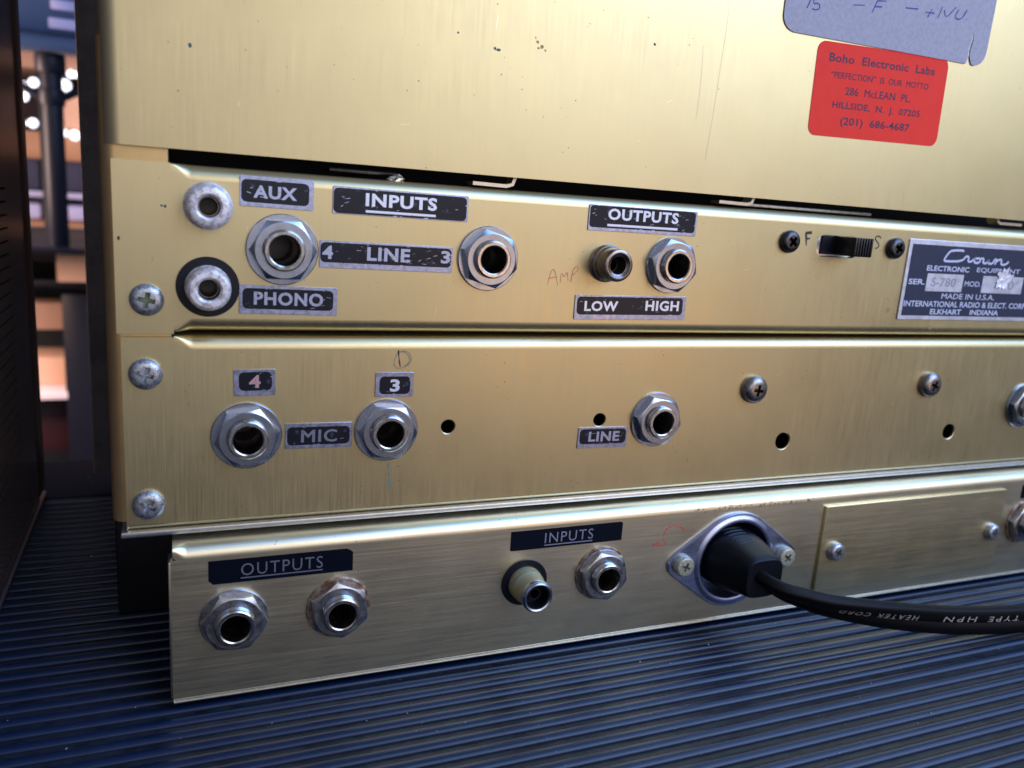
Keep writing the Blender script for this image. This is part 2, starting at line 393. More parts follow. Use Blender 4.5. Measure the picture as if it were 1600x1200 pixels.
def screw_mesh(r, h, material, arm=0.52, w_=0.17, flat=0.35):
    """pan head with a real cross recess"""
    sc_ = 10.0
    pr = [(0.001, -0.4), (r * 0.97, -0.4), (r, 0.05), (r * 0.995, h * 0.25)]
    for k in range(1, 9):
        a = math.pi / 2 * k / 8
        rr = r * (flat + (1 - flat) * math.cos(a)); pr.append((rr, h * (0.25 + 0.75 * math.sin(a))))
    pr.append((0.001, h * 1.01))
    V, F = lathe([(a * sc_, b * sc_) for a, b in pr], 40)
    base = mesh('screw_head', V, F, material, 50)
    bm = bmesh.new(); bm.from_mesh(base); bmesh.ops.remove_doubles(bm, verts=bm.verts, dist=0.05 * MM)
    bmesh.ops.recalc_face_normals(bm, faces=bm.faces); bm.to_mesh(base); bm.free()
    A, B = arm * r * sc_, w_ * r * sc_
    o = [(B, B), (B, A), (-B, A), (-B, B), (-A, B), (-A, -B), (-B, -B), (-B, -A), (B, -A), (B, -B), (A, -B), (A, B)]
    V = [(x, -h * 1.6 * sc_, z) for x, z in o] + [(x * 0.55, -h * 0.15 * sc_, z * 0.55) for x, z in o]
    F = [(i, (i + 1) % 12, (i + 1) % 12 + 12, i + 12) for i in range(12)] + [tuple(range(12))[::-1], tuple(range(12, 24))]
    cut = mesh('cut', V, F, material)
    bm = bmesh.new(); bm.from_mesh(cut); bmesh.ops.recalc_face_normals(bm, faces=bm.faces); bm.to_mesh(cut); bm.free()
    me = boolean_cut(base, cut)
    me.transform(Matrix.Scale(1 / sc_, 4))
    return me

sm_big = screw_mesh(3.45, 1.8, m_screw, arm=0.60, w_=0.17, flat=0.5)
sm_mid = screw_mesh(4.2, 2.8, m_screw_dark, arm=0.50, w_=0.14, flat=0.4)
sm_sw = screw_mesh(3.25, 2.1, m_screw_black, arm=0.62, w_=0.19, flat=0.5)
sm_fl = screw_mesh(3.15, 2.1, m_screw_pale, arm=0.56, w_=0.15, flat=0.78)
sm_cv = screw_mesh(3.05, 2.0, m_screw, arm=0.52, w_=0.16, flat=0.6)
def screw(parent, me, x, z, ang, y=0.0, label=None): return part('screw', me, parent, (x, y, z), label, (0, math.radians(ang), 0))

def ring_mesh(name, ri, ro, h, material, bev=0.18):
    return mesh(name, *lathe([(ri, 0), (ri, h - bev), (ri + bev, h), (ro - bev, h), (ro, h - bev * 1.1), (ro, -0.05)], 64), material, 40)
washer_me = ring_mesh('washer', 4.8, 7.85, 0.75, m_steel)
washer_sm = ring_mesh('washer', 4.8, 7.6, 0.7, m_steel_dull)
washer_rust = ring_mesh('washer', 4.8, 7.8, 0.6, m_rust)
def hexnut(name, af, h, ri, material):
    n = 96; V = []; F = []
    for layer in range(4):
        for k in range(n):
            a = 2 * math.pi * k / n; q = (a % (math.pi / 3)) - math.pi / 6
            R = af / 2 / math.cos(q)
            if layer == 0: r, z = ri, h
            elif layer == 1: r, z = af / 2 * 0.965, h
            elif layer == 2: r, z = R, h - (R - af / 2 * 0.965) * 0.55
            else: r, z = R, 0
            V.append((r * math.cos(a), -z, r * math.sin(a)))
    for i in range(3):
        for k in range(n):
            a, b = i * n + k, i * n + (k + 1) % n; F.append((a, a + n, b + n, b))
    return mesh(name, V, F, material, 25)
nut_me = hexnut('nut', 12.6, 2.3, 4.5, m_steel)
nut_dull = hexnut('nut', 12.8, 2.2, 4.5, m_steel_dull)
def barrel_mesh(out, ro=4.55, ri=3.2, material=m_barrel):
    pr = [(ro, -0.2)]
    h = 0.3
    while h < out - 0.55: pr += [(ro, h), (ro - 0.16, h + 0.2)]; h += 0.4     # thread
    pr += [(ro - 0.05, out - 0.5), (ro - 0.15, out - 0.2), (ro - 0.42, out), (ri + 0.35, out), (ri + 0.08, out - 0.18), (ri, out - 0.5)]
    n0 = len(pr)
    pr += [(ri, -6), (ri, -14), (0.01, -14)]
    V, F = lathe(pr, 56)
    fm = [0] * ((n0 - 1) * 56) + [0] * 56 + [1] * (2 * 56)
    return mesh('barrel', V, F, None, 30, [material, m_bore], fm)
barrel_me = barrel_mesh(4.6); barrel_long = barrel_mesh(5.2)
def jack(parent, x, z, ang, y=0.0, label=None, w_=washer_me, n_=nut_me, b_=barrel_me, dz=0.75):
    j = part('jack', w_, parent, (x, y, z), label)      # the washer is the jack's own mesh, nut and barrel sit on it
    sub('nut', n_, j, (0, -dz, 0), rot=(0, math.radians(ang), 0))
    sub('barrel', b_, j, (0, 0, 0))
    return j

# ------------------------------------------------------------------ tape recorder
rec = thing('tape_recorder', 'gold brushed metal tape recorder back with jacks, red sticker and engraved labels', 'tape recorder', (140, 75, -87))
XW = 330
# case frame with a rounded left corner
def corner_profile(xl, yf, r, xr, yb, t):
    P = [(xl, yb), (xl, yf + r)]
    P += [(xl + r - r * math.cos(a), yf + r - r * math.sin(a)) for a in [math.pi / 2 * k / 8 for k in range(1, 9)]]
    P += [(xr, yf), (xr, yf + t), (xl + r, yf + t), (xl + t, yf + r), (xl + t, yb)]
    return P
frame_g = join(extrude_xy(corner_profile(-3.0, 1.2, 3.0, 10.0, 150, 1.0), -42.4, 60))
part('case_frame', mesh('case_frame', *frame_g, m_gold_frame, 30), rec, (0, 0, 0), 'plain gold case corner left of the panels')
cover_g = extrude_xy(corner_profile(-2.4, 0.0, 3.6, XW, 149, 1.0), 39.3, 210)
cover = part('cover_panel', mesh('cover_panel', *cover_g, m_gold_cover, 30), rec, (0, 0, 0), 'large blank gold upper panel')
# upper connector panel: outline with the square ear at its left end
holes1 = [circ(x, z, 4.6) for x, z in ((33.1, 19.6), (81.9, 19.6), (134.3, 19.8))] + [circ(x, z, 2.3) for x, z in ((17.7, 28.1), (17.5, 10.9), (114.6, 19.7))] + [rrect(183.3, 199.6, 24.3, 30.6, 2.6)]
o1 = [(-0.7, 0.5), (10.5, 0.5), (10.5, 3.98), (XW, 3.98), (XW, 33.32), (10.5, 33.32), (10.5, 36.4), (-0.7, 36.4)]
g = join(plate(o1, holes1, 0.9, 0.0, 0.9), rolled(0, XW, 36.35, 3.0, 1, 10.5, 14), rolled(0, XW, 0.95, 3.0, -1, 10.5, 14))
part('connector_panel', mesh('connector_panel', *g, m_gold, 30), rec, (0, 0, 0), 'upper gold connector panel')
def hole_rim(cx, cz, r):
    n = 40; V, F = [], []
    for rr, yy in ((r + 0.22, 0.0), (r, 0.16), (r, 0.9)):
        for k in range(n): a = 2 * math.pi * k / n; V.append((cx + rr * math.cos(a), yy, cz + rr * math.sin(a)))
    for i in range(2):
        for k in range(n): a, b = i * n + k, i * n + (k + 1) % n; F.append((a, a + n, b + n, b))
    return V, F
hs = [(74.0, -22.9, 1.8), (117.3, -22.7, 1.8), (181.5, -31.7, 2.65), (251.8, -31.6, 2.6)]
holes2 = [circ(x, -23.0, 4.6) for x in (25.5, 58.1, 134.9, 285.2)] + [circ(h[0], h[1], h[2] + 0.22) for h in hs]
o2 = [(0, -42.9), (XW, -42.9), (XW, -2.96), (10.5, -2.96), (10.5, -0.25), (0, -0.25)]
g = join(plate(o2, holes2, 0.9, 0.0, 0.9), *[hole_rim(*h) for h in hs], rolled(0, XW, 0.1, 3.0, 1, 10.5, 14), rolled(0, XW, -44.1, 1.2, -1, 0.0, 14, ramp=0.5))
part('connector_panel', mesh('connector_panel', *g, m_gold, 30), rec, (0, 0, 0), 'lower gold connector panel')
# fold relief corners, the bent sheet ends
part('bottom_plate', mesh('bottom_plate', *box(-1.2, XW, -0.9, 140, -45.6, -44.3, 0.25), m_lip), rec, (0, 0, 0), 'bare aluminium bottom plate edge')
part('base_block', mesh('base_block', *box(-5.4, 300, 44, 143, -87, -45.7, 1.0), m_black), rec, (0, 0, 0), 'black block under the case')
part('front_panel', mesh('front_panel', *box(-19.2, 320, 150.2, 155, -80.6, 210, 0.6), m_slab), rec, (0, 0, 0), 'charcoal front panel edge standing out behind')
part('edge_highlight', mesh('edge_highlight', *box(-19.45, -19.22, 152.5, 154.6, -80.0, 205), m_edge_highlight), rec)  # coppery strip stands in for the warm highlight on this edge
part('chassis', mesh('chassis', *join(box(10.2, XW - 2, 26, 30, -43, 60), box(11, XW - 3, 15.2, 16.2, -43, 31.4), box(11, XW - 3, 16.2, 26, 30.0, 31.4)), m_void), rec, (0, 0, 0), 'black sheets added for the shade inside the slot')  # black backing added to keep light out of the slot and holes
part('bracket', mesh('bracket', *box(160, 207, 4.5, 9, 37.0, 37.9, 0.3), m_steel_dull), rec)
part('bracket', mesh('bracket', *box(44, 60, 6, 14, 37.4, 38.4, 0.3), m_screw_black), rec)
for i, (xa, xb, zz) in enumerate(((77.6, 88.6, 37.3), (149.2, 160.8, 37.6), (258.2, 270, 37.9))):
    s = 1 if i < 2 else -1
    pts = [(xa, zz), (xb - 2.2, zz - 0.15), (xb - 0.7, zz + 0.35), (xb, zz + 2.2)] if s > 0 else [(xa, zz + 2.0), (xa + 0.6, zz + 0.4), (xa + 1.6, zz), (xb, zz)]
    V, F = [], []
    for k, (px, pz) in enumerate(pts):
        q = Vector(pts[min(k + 1, len(pts) - 1)]) - Vector(pts[max(k - 1, 0)]); q.normalize(); n = Vector((-q.y, q.x)) * 0.42
        for yy in (2.0, 6.0): V += [(px + n.x, yy, pz + n.y), (px - n.x, yy, pz - n.y)]
        if k:
            a = 4 * (k - 1); b = 4 * k
            F += [(a, a + 1, b + 1, b), (a + 2, b + 2, b + 3, a + 3), (a + 1, a + 3, b + 3, b + 1), (a, b, b + 2, a + 2)]
    F += [(0, 2, 3, 1), (len(V) - 4, len(V) - 3, len(V) - 1, len(V) - 2)]
    part('spring_clip', mesh('spring_clip', V, F, m_tab, 50), rec)
# crumpled foil scrap
bm = bmesh.new(); bmesh.ops.create_icosphere(bm, subdivisions=2, radius=1.0)
for v in bm.verts:
    n = noise.noise(v.co * 2.3); v.co *= 1 + 0.8 * n; v.co.x *= 1.5; v.co.z *= 0.9
    if v.co.x < -0.2: v.co.z -= 0.25 * abs(v.co.x); v.co.x *= 1.7
bm.verts.index_update(); fg = ([tuple(v.co) for v in bm.verts], [tuple(v.index for v in f.verts) for f in bm.faces]); bm.free()
part('foil_scrap', mesh('foil_scrap', *fg, m_foil, 5), rec, (59.5, 3.2, 37.0))

# screws
s0 = screw(rec, sm_big, 5.3, 7.9, 12, label='zinc screw with green corrosion in its cross')
sub('corrosion', mesh('corrosion', *disc(2.3, 0.75), mat('green_corrosion', (0.16, 0.22, 0.13), 0.8, col2=(0.30, 0.28, 0.12), c2scale=900)), s0)
screw(rec, sm_big, 4.7, -8.2, 20); screw(rec, sm_big, 4.6, -38.2, 32)
screw(rec, sm_mid, 167.5, -15.0, 8, label='dark screw above the right holes'); screw(rec, sm_mid, 238.2, -15.0, 25)
screw(rec, sm_sw, 173.0, 28.1, 38); screw(rec, sm_sw, 213.4, 28.0, 30)
# jacks
jack(rec, 33.1, 19.6, 0); jack(rec, 81.8, 19.6, 17); jack(rec, 134.2, 19.9, 14, w_=ring_mesh('washer', 4.8, 7.5, 0.75, m_steel))
jack(rec, 25.5, -23.0, -8); jack(rec, 58.1, -23.0, 4); jack(rec, 134.9, -23.1, 10); jack(rec, 285.2, -23.4, 8)

# phono sockets
def rca(parent, x, z, y, kind, label=None):
    if kind == 'aux':
        body = lathe([(5.0, 0), (5.0, 0.5), (4.6, 0.9), (4.5, 4.5), (4.5, 5.0), (4.2, 5.45), (3.75, 5.7), (2.75, 5.75), (2.3, 5.5), (2.15, 5.1), (2.1, -4), (0.01, -4)], 48); M_ = m_rca
    elif kind == 'phono':
        body = lathe([(4.75, 0), (4.75, 1.2), (4.5, 1.6), (4.5, 5.2), (4.25, 5.9), (3.75, 6.3), (2.75, 6.35), (2.3, 6.1), (2.15, 5.6), (2.1, -4), (0.01, -4)], 48); M_ = m_rca
    elif kind == 'low':
        body = lathe([(4.9, 0), (4.9, 0.8), (4.55, 1.1), (4.5, 2.6), (4.2, 2.9), (4.15, 6.6), (3.95, 7.1), (3.6, 7.3), (3.2, 7.3), (2.7, 6.9), (2.3, 6.7), (2.15, 6.2), (2.1, -4), (0.01, -4)], 48); M_ = m_rca_dark
    else:
        body = lathe([(4.7, 0), (4.7, 1.6), (4.45, 2.4), (4.5, 3.4), (4.15, 4.0), (4.0, 5.2), (3.95, 7.2), (4.0, 8.4)], 48); M_ = m_brass
    nq = len(body[1]); nb = 48 * (2 if kind != 'low2' else 0)
    bme = mesh('sleeve', *body, None, 30, [M_, m_bore], [0] * (nq - nb) + [1] * nb)
    if kind == 'phono' or kind == 'low2':
        o = part('phono_socket', ring_mesh('washer', 3.9, 6.5, 0.55, m_fibre, 0.12), parent, (x, y, z), label)
        sub('sleeve', bme, o)
    else:
        o = part('phono_socket', bme, parent, (x, y, z), label)
    if kind == 'low2':
        sub('rim', mesh('rim', *lathe([(4.22, 7.6), (4.25, 8.6), (4.1, 9.2), (3.7, 9.5), (3.3, 9.3), (3.1, 8.7)], 48), m_steel, 40), o)
        sub('contact', mesh('contact', *lathe([(3.15, 8.8), (3.1, 5.5), (1.9, 5.5), (1.7, 7.0), (1.3, 7.0), (1.2, 2), (0.01, 2)], 40), m_fibre, 40), o)
    else:
        sub('contact', mesh('contact', *lathe([(2.08, 2.6), (1.9, 2.6), (1.8, 2.2), (1.75, -3)], 24), m_rca_dark, 40), o)
    return o
rca(rec, 17.7, 28.1, 0, 'aux', 'bare pale phono socket, the upper of two at the left')
rca(rec, 17.5, 10.9, 0, 'phono', 'pale phono socket on a black washer')
rca(rec, 114.6, 19.7, 0, 'low', 'tarnished brown phono socket')

# engraved labels
def label(parent, px0, px1, pz0, pz1, ix0, ix1, iz0, iz1, texts, lines=(), rot=0.0, y=0.0, ltr=None, lab=None, rad=1.1, wear=14):
    cx, cz = (px0 + px1) / 2, (pz0 + pz1) / 2
    sh = lambda P: [(a - cx, b - cz) for a, b in P]
    o = part('label_plate', mesh('label_plate', *plate(rrect(px0 - cx, px1 - cx, pz0 - cz, pz1 - cz, 0.25, 2), (), 0.30, 0.06), m_plate, 40), parent, (cx, y, cz), lab, (0, math.radians(rot), 0))
    sub('enamel_field', mesh('enamel_field', *plate(rrect(ix0 - cx, ix1 - cx, iz0 - cz, iz1 - cz, rad, 5), (), 0.03, 0.0, -0.30), m_enamel), o)
    gs = [text_geo(s, a - cx, b - cx, c - cz, d - cz, 0.035, -0.345, spacing=1.1) for s, a, b, c, d in texts]
    for (a, b, c, d) in lines: gs.append(plate([(a - cx, c - cz), (b - cx, c - cz), (b - cx, d - cz), (a - cx, d - cz)], (), 0, 0, -0.345))
    sub('lettering', mesh('lettering', *join(*gs), ltr or m_letter), o)
    ws = []
    for k in range(wear):
        x = random.uniform(ix0 + 0.6, ix1 - 0.9) - cx; z = random.uniform(iz0 + 0.3, iz1 - 0.3) - cz; a = random.choice([0.5, 0.6, -0.3, 1.2, 0.0]) + random.uniform(-.3, .3); l_ = random.uniform(0.2, 1.3)
        ws.append(stroke([(x, z), (x + l_ * math.cos(a), z + l_ * math.sin(a) * 0.5)], random.uniform(0.05, 0.16), -0.352 - 0.0004 * k))
    for k in range(3 if wear < 6 else 8):      # chipped enamel along the border
        t = random.random(); e = random.choice([(ix0 + (ix1 - ix0) * t, iz0), (ix0 + (ix1 - ix0) * t, iz1), (ix1, iz0 + (iz1 - iz0) * t)])
        ws.append(stroke([(e[0] - cx - 0.3, e[1] - cz), (e[0] - cx + random.uniform(0, .6), e[1] - cz + 0.05)], random.uniform(0.15, 0.4), -0.352 - 0.0004 * (wear + k)))
    sub('scratch', mesh('scratch', *join(*ws), m_plate), o)['kind'] = 'stuff'
    return o
label(rec, 24.1, 39.7, 28.5, 35.0, 24.4, 38.7, 29.4, 34.2, [('AUX', 26.9, 36.1, 30.35, 33.1)], rot=0.8, ltr=m_letter, lab='AUX label plate', wear=5)
label(rec, 43.9, 76.0, 28.1, 34.15, 44.05, 75.6, 28.25, 33.8, [('INPUTS', 51.3, 68.2, 30.15, 33.1)], [(51.4, 68.0, 28.75, 29.3)], rot=0.3, ltr=m_letter_bright, lab='worn INPUTS label plate on the upper panel')
label(rec, 41.2, 72.7, 15.85, 22.0, 41.35, 72.4, 17.1, 21.6, [('4', 41.8, 44.2, 17.9, 20.9), ('LINE', 52.0, 62.2, 17.9, 21.0), ('3', 69.8, 72.1, 18.05, 21.05)], rot=0.4, lab='scratched label plate reading 4 LINE 3', wear=26)
label(rec, 23.9, 45.4, 5.1, 11.5, 24.6, 44.5, 6.2, 10.8, [('PHONO', 27.0, 42.2, 7.1, 10.1)], rot=0.7, lab='PHONO label plate', wear=5)
label(rec, 108.4, 141.1, 27.9, 34.4, 108.7, 140.6, 28.7, 34.2, [('OUTPUTS', 113.9, 135.2, 30.8, 33.7)], [(113.9, 135.2, 29.15, 29.75)], ltr=m_letter_bright, lab='scuffed OUTPUTS label plate on the upper panel', rad=0.9, wear=24)
label(rec, 106.6, 140.6, 5.0, 11.4, 107.2, 139.6, 6.3, 11.0, [('LOW', 109.4, 119.4, 7.2, 9.9), ('HIGH', 127.8, 138.4, 7.4, 10.2)], rot=-0.4, ltr=m_letter_bright, lab='LOW HIGH label plate')
label(rec, 22.75, 31.8, -13.6, -7.5, 23.8, 31.0, -12.4, -8.1, [('4', 26.0, 28.5, -11.8, -8.8)], rot=-0.8, ltr=m_letter_pink, lab='small plate with a faded pink 4', wear=3)
label(rec, 55.0, 64.4, -14.7, -8.6, 56.0, 63.6, -14.0, -9.6, [('3', 58.6, 61.0, -13.4, -10.3)], rot=0.6, ltr=m_letter_bright, lab='small plate with a white 3', wear=2)
label(rec, 34.1, 49.7, -26.75, -20.6, 34.5, 49.1, -25.9, -21.5, [('MIC', 37.7, 46.1, -25.3, -22.2)], rot=0.5, ltr=m_letter_dim, lab='dim MIC label plate', wear=4)
label(rec, 111.0, 126.3, -30.6, -24.7, 111.5, 125.8, -29.4, -25.2, [('LINE', 114.2, 123.8, -28.7, -25.9)], rot=0.9, lab='LINE label plate on the lower panel', wear=4)

# nameplate
m_np = mat('nameplate_silver', (0.80, 0.82, 0.95), 0.42, 0.9, var=0.15, vscale=500, rvar=0.08, bump=0.2, bscale=2500)
o = part('nameplate', mesh('nameplate', *plate(rrect(219.2, 278.6, 6.3, 31.2, 0.4, 2), (), 0.45, 0.1), m_np, 40), rec, (0, 0, 0), 'navy and silver nameplate reading Crown Electronic Equipment')
sub('print_field', mesh('print_field', *plate([(220.5, 7.6), (277.4, 7.6), (277.4, 29.7), (220.5, 29.7)], [[(228.8, 15.4), (228.8, 20.95), (244.8, 20.95), (244.8, 15.4)], [(253.6, 15.4), (253.6, 20.95), (272.7, 20.95), (272.7, 15.4)]], 0.03, 0, -0.45), m_navy), o)
crown = [[(242.7, 28.3), (242.1, 28.6), (237.3, 28.4), (236.1, 27.6), (234.5, 25.3), (235.3, 24.9), (242.6, 25.2), (244.0, 26.9), (245.4, 26.7), (245.1, 25.2), (246.7, 25.2), (248.2, 26.3), (250.8, 26.4), (250.5, 25.0), (248.0, 24.9), (248.3, 26.2)],
         [(250.8, 26.4), (252.3, 26.4), (251.9, 24.9), (254.0, 25.0), (254.7, 26.4), (254.4, 24.9), (256.5, 24.9), (257.2, 26.4)], [(257.2, 26.4), (258.2, 26.3), (257.6, 24.7)], [(257.8, 25.5), (259.2, 26.4), (260.6, 26.3), (260.3, 24.8), (262.6, 24.8), (263.9, 25.9)]]
Y9 = -0.5
g = join(strokes(crown, 0.72, Y9, smooth=1),
         text_geo('ELECTRONIC', 228.0, 246.6, 21.75, 23.45, 0.026, Y9), text_geo('EQUIPMENT', 250.0, 270.2, 21.75, 23.5, 0.026, Y9),
         text_geo('SER.', 221.2, 228.1, 17.35, 19.1, 0.026, Y9), text_geo('MOD.', 245.6, 253.0, 17.3, 19.0, 0.026, Y9),
         text_geo('MADE IN U.S.A.', 236.4, 260.4, 13.1, 14.85, 0.026, Y9), text_geo('INTERNATIONAL RADIO & ELECT. CORP.', 220.8, 276.6, 10.45, 12.3, 0.020, Y9),
         text_geo('ELKHART', 232.6, 246.4, 8.1, 9.8, 0.026, Y9), text_geo('INDIANA', 250.4, 263.7, 8.1, 9.8, 0.026, Y9))
sub('lettering', mesh('lettering', *g, mat('nameplate_lettering', (0.66, 0.70, 0.90), 0.4, 0.3)), o)
sub('stamped_number', mesh('stamped_number', *join(text_geo('S-780', 231.0, 241.6, 16.9, 19.7, 0.01, -0.47), text_geo('800', 259.5, 268.5, 16.7, 19.6, 0.0, -0.47)), mat('stamped_dents', (0.42, 0.42, 0.52), 0.45, 0.9)), o)
bm = bmesh.new(); bmesh.ops.create_grid(bm, x_segments=14, y_segments=14, size=1)
vv = []
for v in bm.verts:
    a = math.atan2(v.co.y, v.co.x); k = v.co.length / max(abs(v.co.x), abs(v.co.y), 1e-6)
    r = 1.0 / k if k > 0 else 1
    R_ = 0.95 + 0.75 * noise.noise(Vector((math.cos(a) * 2.1, math.sin(a) * 2.1, 3))) + 0.35 * noise.noise(Vector((math.cos(a) * 5, math.sin(a) * 5, 8)))
    x_, z_ = v.co.x * r * R_ * 3.4, v.co.y * r * R_ * 3.2
    v.co = Vector((x_, -0.06 - 0.55 * abs(noise.noise(Vector((x_ * 0.6, z_ * 0.6, 0)))) - max(0, 0.10 * z_), z_))
bm.verts.index_update(); fg = ([tuple(v.co) for v in bm.verts], [tuple(v.index for v in f.verts) for f in bm.faces]); bm.free()
sub('scuff', mesh('scuff', *fg, mat('bright_scuff', (0.92, 0.92, 1.0), 0.45, 0.4, bump=0.3, bscale=900), 180), o, (263.0, -0.50, 20.2))

# slide switch
sw = part('slide_switch', mesh('slide_switch', *join(box(180, 203, 1.3, 1.9, 22.5, 32.5, 0.1)), m_steel), rec, (0, 0, 0), 'black slide switch between two dark screws')
g = [box(186.0, 199.0, 0.7, 1.28, 25.0, 30.3), box(190.6, 197.2, -7.6, 1.0, 25.1, 30.5, 0.25)]
sub('slider', mesh('slider', *join(*g), m_plastic), sw)
for k in range(6): sub('ridge', mesh('ridge', *box(191.2 + k * 1.0, 191.65 + k * 1.0, -7.95, -7.5, 25.2, 30.4, 0.08), m_plastic), sw)
# rubbed letters F and S beside the switch
part('letter', mesh('letter', *strokes([[(178.7, 30.7), (181.0, 31.0)], [(178.9, 30.8), (179.6, 27.2)], [(179.0, 29.1), (180.6, 29.3)]], 0.6, -0.02, 0.5), m_darkink), rec, (0, 0, 0), 'rubbed black letter F')
part('letter', mesh('letter', *strokes([[(207.6, 30.6), (206.9, 31.3), (205.7, 31.2), (205.2, 30.4), (206.3, 29.5), (207.3, 28.7), (207.0, 27.8), (205.8, 27.6)]], 0.42, -0.02, 0.2), m_darkink), rec, (0, 0, 0), 'black letter S')

# stickers on the upper panel
ang = 1.3
rs = part('red_sticker', mesh('red_sticker', *plate(rrect(-24.5, 24.5, -12.35, 12.35, 2.6), (), 0.10, 0.0), m_red), rec, (198.4, -0.02, 70.45), 'red address sticker', (0, math.radians(-ang), 0))
def rl(s, lx, lz, rx, rz, h):
    # metric positions taken on the panel, brought into the tilted sticker's own axes
    c, s_ = math.cos(math.radians(ang)), math.sin(math.radians(ang))
    f = lambda x, z: ((x - 198.4) * c + (z - 70.45) * s_, -(x - 198.4) * s_ + (z - 70.45) * c)
    a = f(lx, lz); b = f(rx, rz); zz = (a[1] + b[1]) / 2
    return text_geo(s, a[0], b[0], zz, zz + h, 0.020, -0.125, spacing=1.05)
g = join(rl('Boho  Electronic  Labs', 178.1, 77.2, 217.6, 78.3, 2.25), rl('\u201cPERFECTION\u201d  IS  OUR  MOTTO', 179.5, 73.0, 216.1, 74.3, 1.7), rl('286  McLEAN  PL.', 185.4, 69.1, 210.1, 70.0, 2.1),
         rl('HILLSIDE,  N.  J.  07205', 181.5, 64.9, 214.6, 65.7, 2.35), rl('(201)  686-4687', 185.2, 60.4, 211.4, 61.4, 2.75))
sub('lettering', mesh('lettering', *g, m_redink), rs)
slit = [(229.0, 82.9), (229.4, 85.0), (229.2, 87.3), (229.9, 89.4), (229.7, 91.3), (230.2, 91.4), (230.5, 89.4), (230.0, 87.2), (230.1, 85.2), (230.9, 83.6), (231.4, 82.95)]
outer = [(160.6, 118), (160.7, 88.2)] + [(164.9 - 4.2 * math.cos(a), 87.2 - 4.2 * math.sin(a)) for a in [math.radians(10 * k) for k in range(1, 9)]] + [(165, 82.9)] + slit + [(232.6, 82.7)] + [(232.6 + 4 * math.sin(a), 86.9 - 4 * math.cos(a)) for a in [math.radians(10 * k) for k in range(2, 9)]] + [(236.8, 88), (237.4, 118)]
pt = part('paper_tag', mesh('paper_tag', *plate(outer, (), 0.20, 0.0), m_paper), rec, (0, -0.15, 0), 'torn grey blue paper tag above the red sticker')
sub('torn_edge', mesh('torn_edge', *strokes([[(229.15, 83.2), (229.5, 85.0), (229.35, 87.3), (230.0, 89.4), (229.8, 91.2)]], 0.35, -0.22, 0.6), m_tornedge), pt)
hand = [[(167.9, 89.3), (169.2, 92.6)], [(169.9, 92.6), (169.8, 90.5), (171.2, 91.1), (172.2, 90.6), (172.0, 89.6), (170.4, 89.2), (169.7, 89.5)], [(183.4, 92.4), (187.5, 92.9)], [(190.4, 91.5), (191.7, 94.7)], [(191.7, 94.7), (195.1, 95.1)], [(191.0, 93.1), (193.7, 93.4)], [(202.2, 94.4), (207.0, 94.8)],
        [(209.7, 94.4), (213.3, 94.6)], [(211.0, 93.2), (212.3, 95.6)], [(214.9, 93.6), (216.1, 96.8)], [(216.9, 96.0), (218.0, 93.8), (221.3, 97.4)], [(222.5, 96.8), (221.3, 94.9), (222.5, 94.2), (224.4, 94.8), (225.8, 97.3)], [(226.1, 94.9), (226.3, 94.7)]]
sub('handwriting', mesh('handwriting', *strokes(hand, 0.36, -0.23, 0.35), m_pen), pt)

# pencil and ink marks
part('handwriting', mesh('handwriting', *strokes([[(98.5, 13.8), (99.2, 17.3), (100.1, 17.7), (101.4, 13.5)], [(98.5, 15.2), (100.9, 15.7)], [(102.0, 14.3), (102.1, 17.2), (103.0, 15.4), (103.7, 17.4), (104.2, 14.8)], [(105.0, 14.6), (105.3, 17.9), (106.6, 18.7), (106.9, 17.6), (105.4, 16.3)]], 0.20, -0.02, 0.4), m_pinkpencil), rec, (0, 0, 0), 'faint red handwritten AMP')
part('handwriting', mesh('handwriting', *join(strokes([[(60.4, -3.6), (62.3, -3.3), (63.6, -4.5), (63.6, -6.4), (62.1, -7.4), (60.2, -7.8), (59.3, -6.8), (59.7, -4.8), (60.6, -3.5)], [(60.1, -3.8), (62.0, -3.5), (63.2, -4.9), (63.2, -6.3), (61.9, -7.2)]], 0.22, -0.02, 0.5), ), m_paleink), rec, (0, 0, 0), 'smudged ring drawn above the 3')
part('handwriting', mesh('handwriting', *strokes([[(60.4, -3.2), (60.6, -5.2), (61.0, -7.3)]], 0.28, -0.045, 0.5), m_darkink), rec)
def blob(name, x, z, r, material, sx=1.0, sz=1.0, y=-0.015, parent=None):
    n = 14; ph = random.random() * 9
    P = [(x + sx * r * (1 + 0.35 * noise.noise(Vector((math.cos(a) * 1.3 + ph, math.sin(a) * 1.3, 0)))) * math.cos(a), z + sz * r * (1 + 0.35 * noise.noise(Vector((math.cos(a) * 1.3 + ph, math.sin(a) * 1.3, 0)))) * math.sin(a)) for a in [2 * math.pi * k / n for k in range(n)]]
    return part(name, mesh(name, *plate(P, (), 0, 0, y), material), parent or rec)
blob('ink_spot', 14.6, 59.8, 0.42, m_teal, 0.8, 1.2); blob('ink_spot', 80.4, 67.8, 0.34, m_teal); blob('ink_spot', 81.3, 67.6, 0.42, m_teal, 1.2, .8); blob('ink_spot', 122.7, 74.3, 0.33, m_darkink)
blob('ink_spot', 71.3, 70.0, 0.24, m_teal); blob('ink_spot', 8.6, 27.6, 0.25, m_teal); blob('ink_spot', 9.3, 27.5, 0.3, m_teal); blob('ink_spot', 0.3, 20.5, 0.36, m_bore, .7, 1.3)
for dx, dz, r in ((0, 0, .35), (1.2, -.9, .45), (.3, -1.3, .3), (2.1, -1.6, .25), (-.6, .9, .2)): blob('rust_spot', 91.0 + dx, 70.6 + dz, r, m_rustspot)
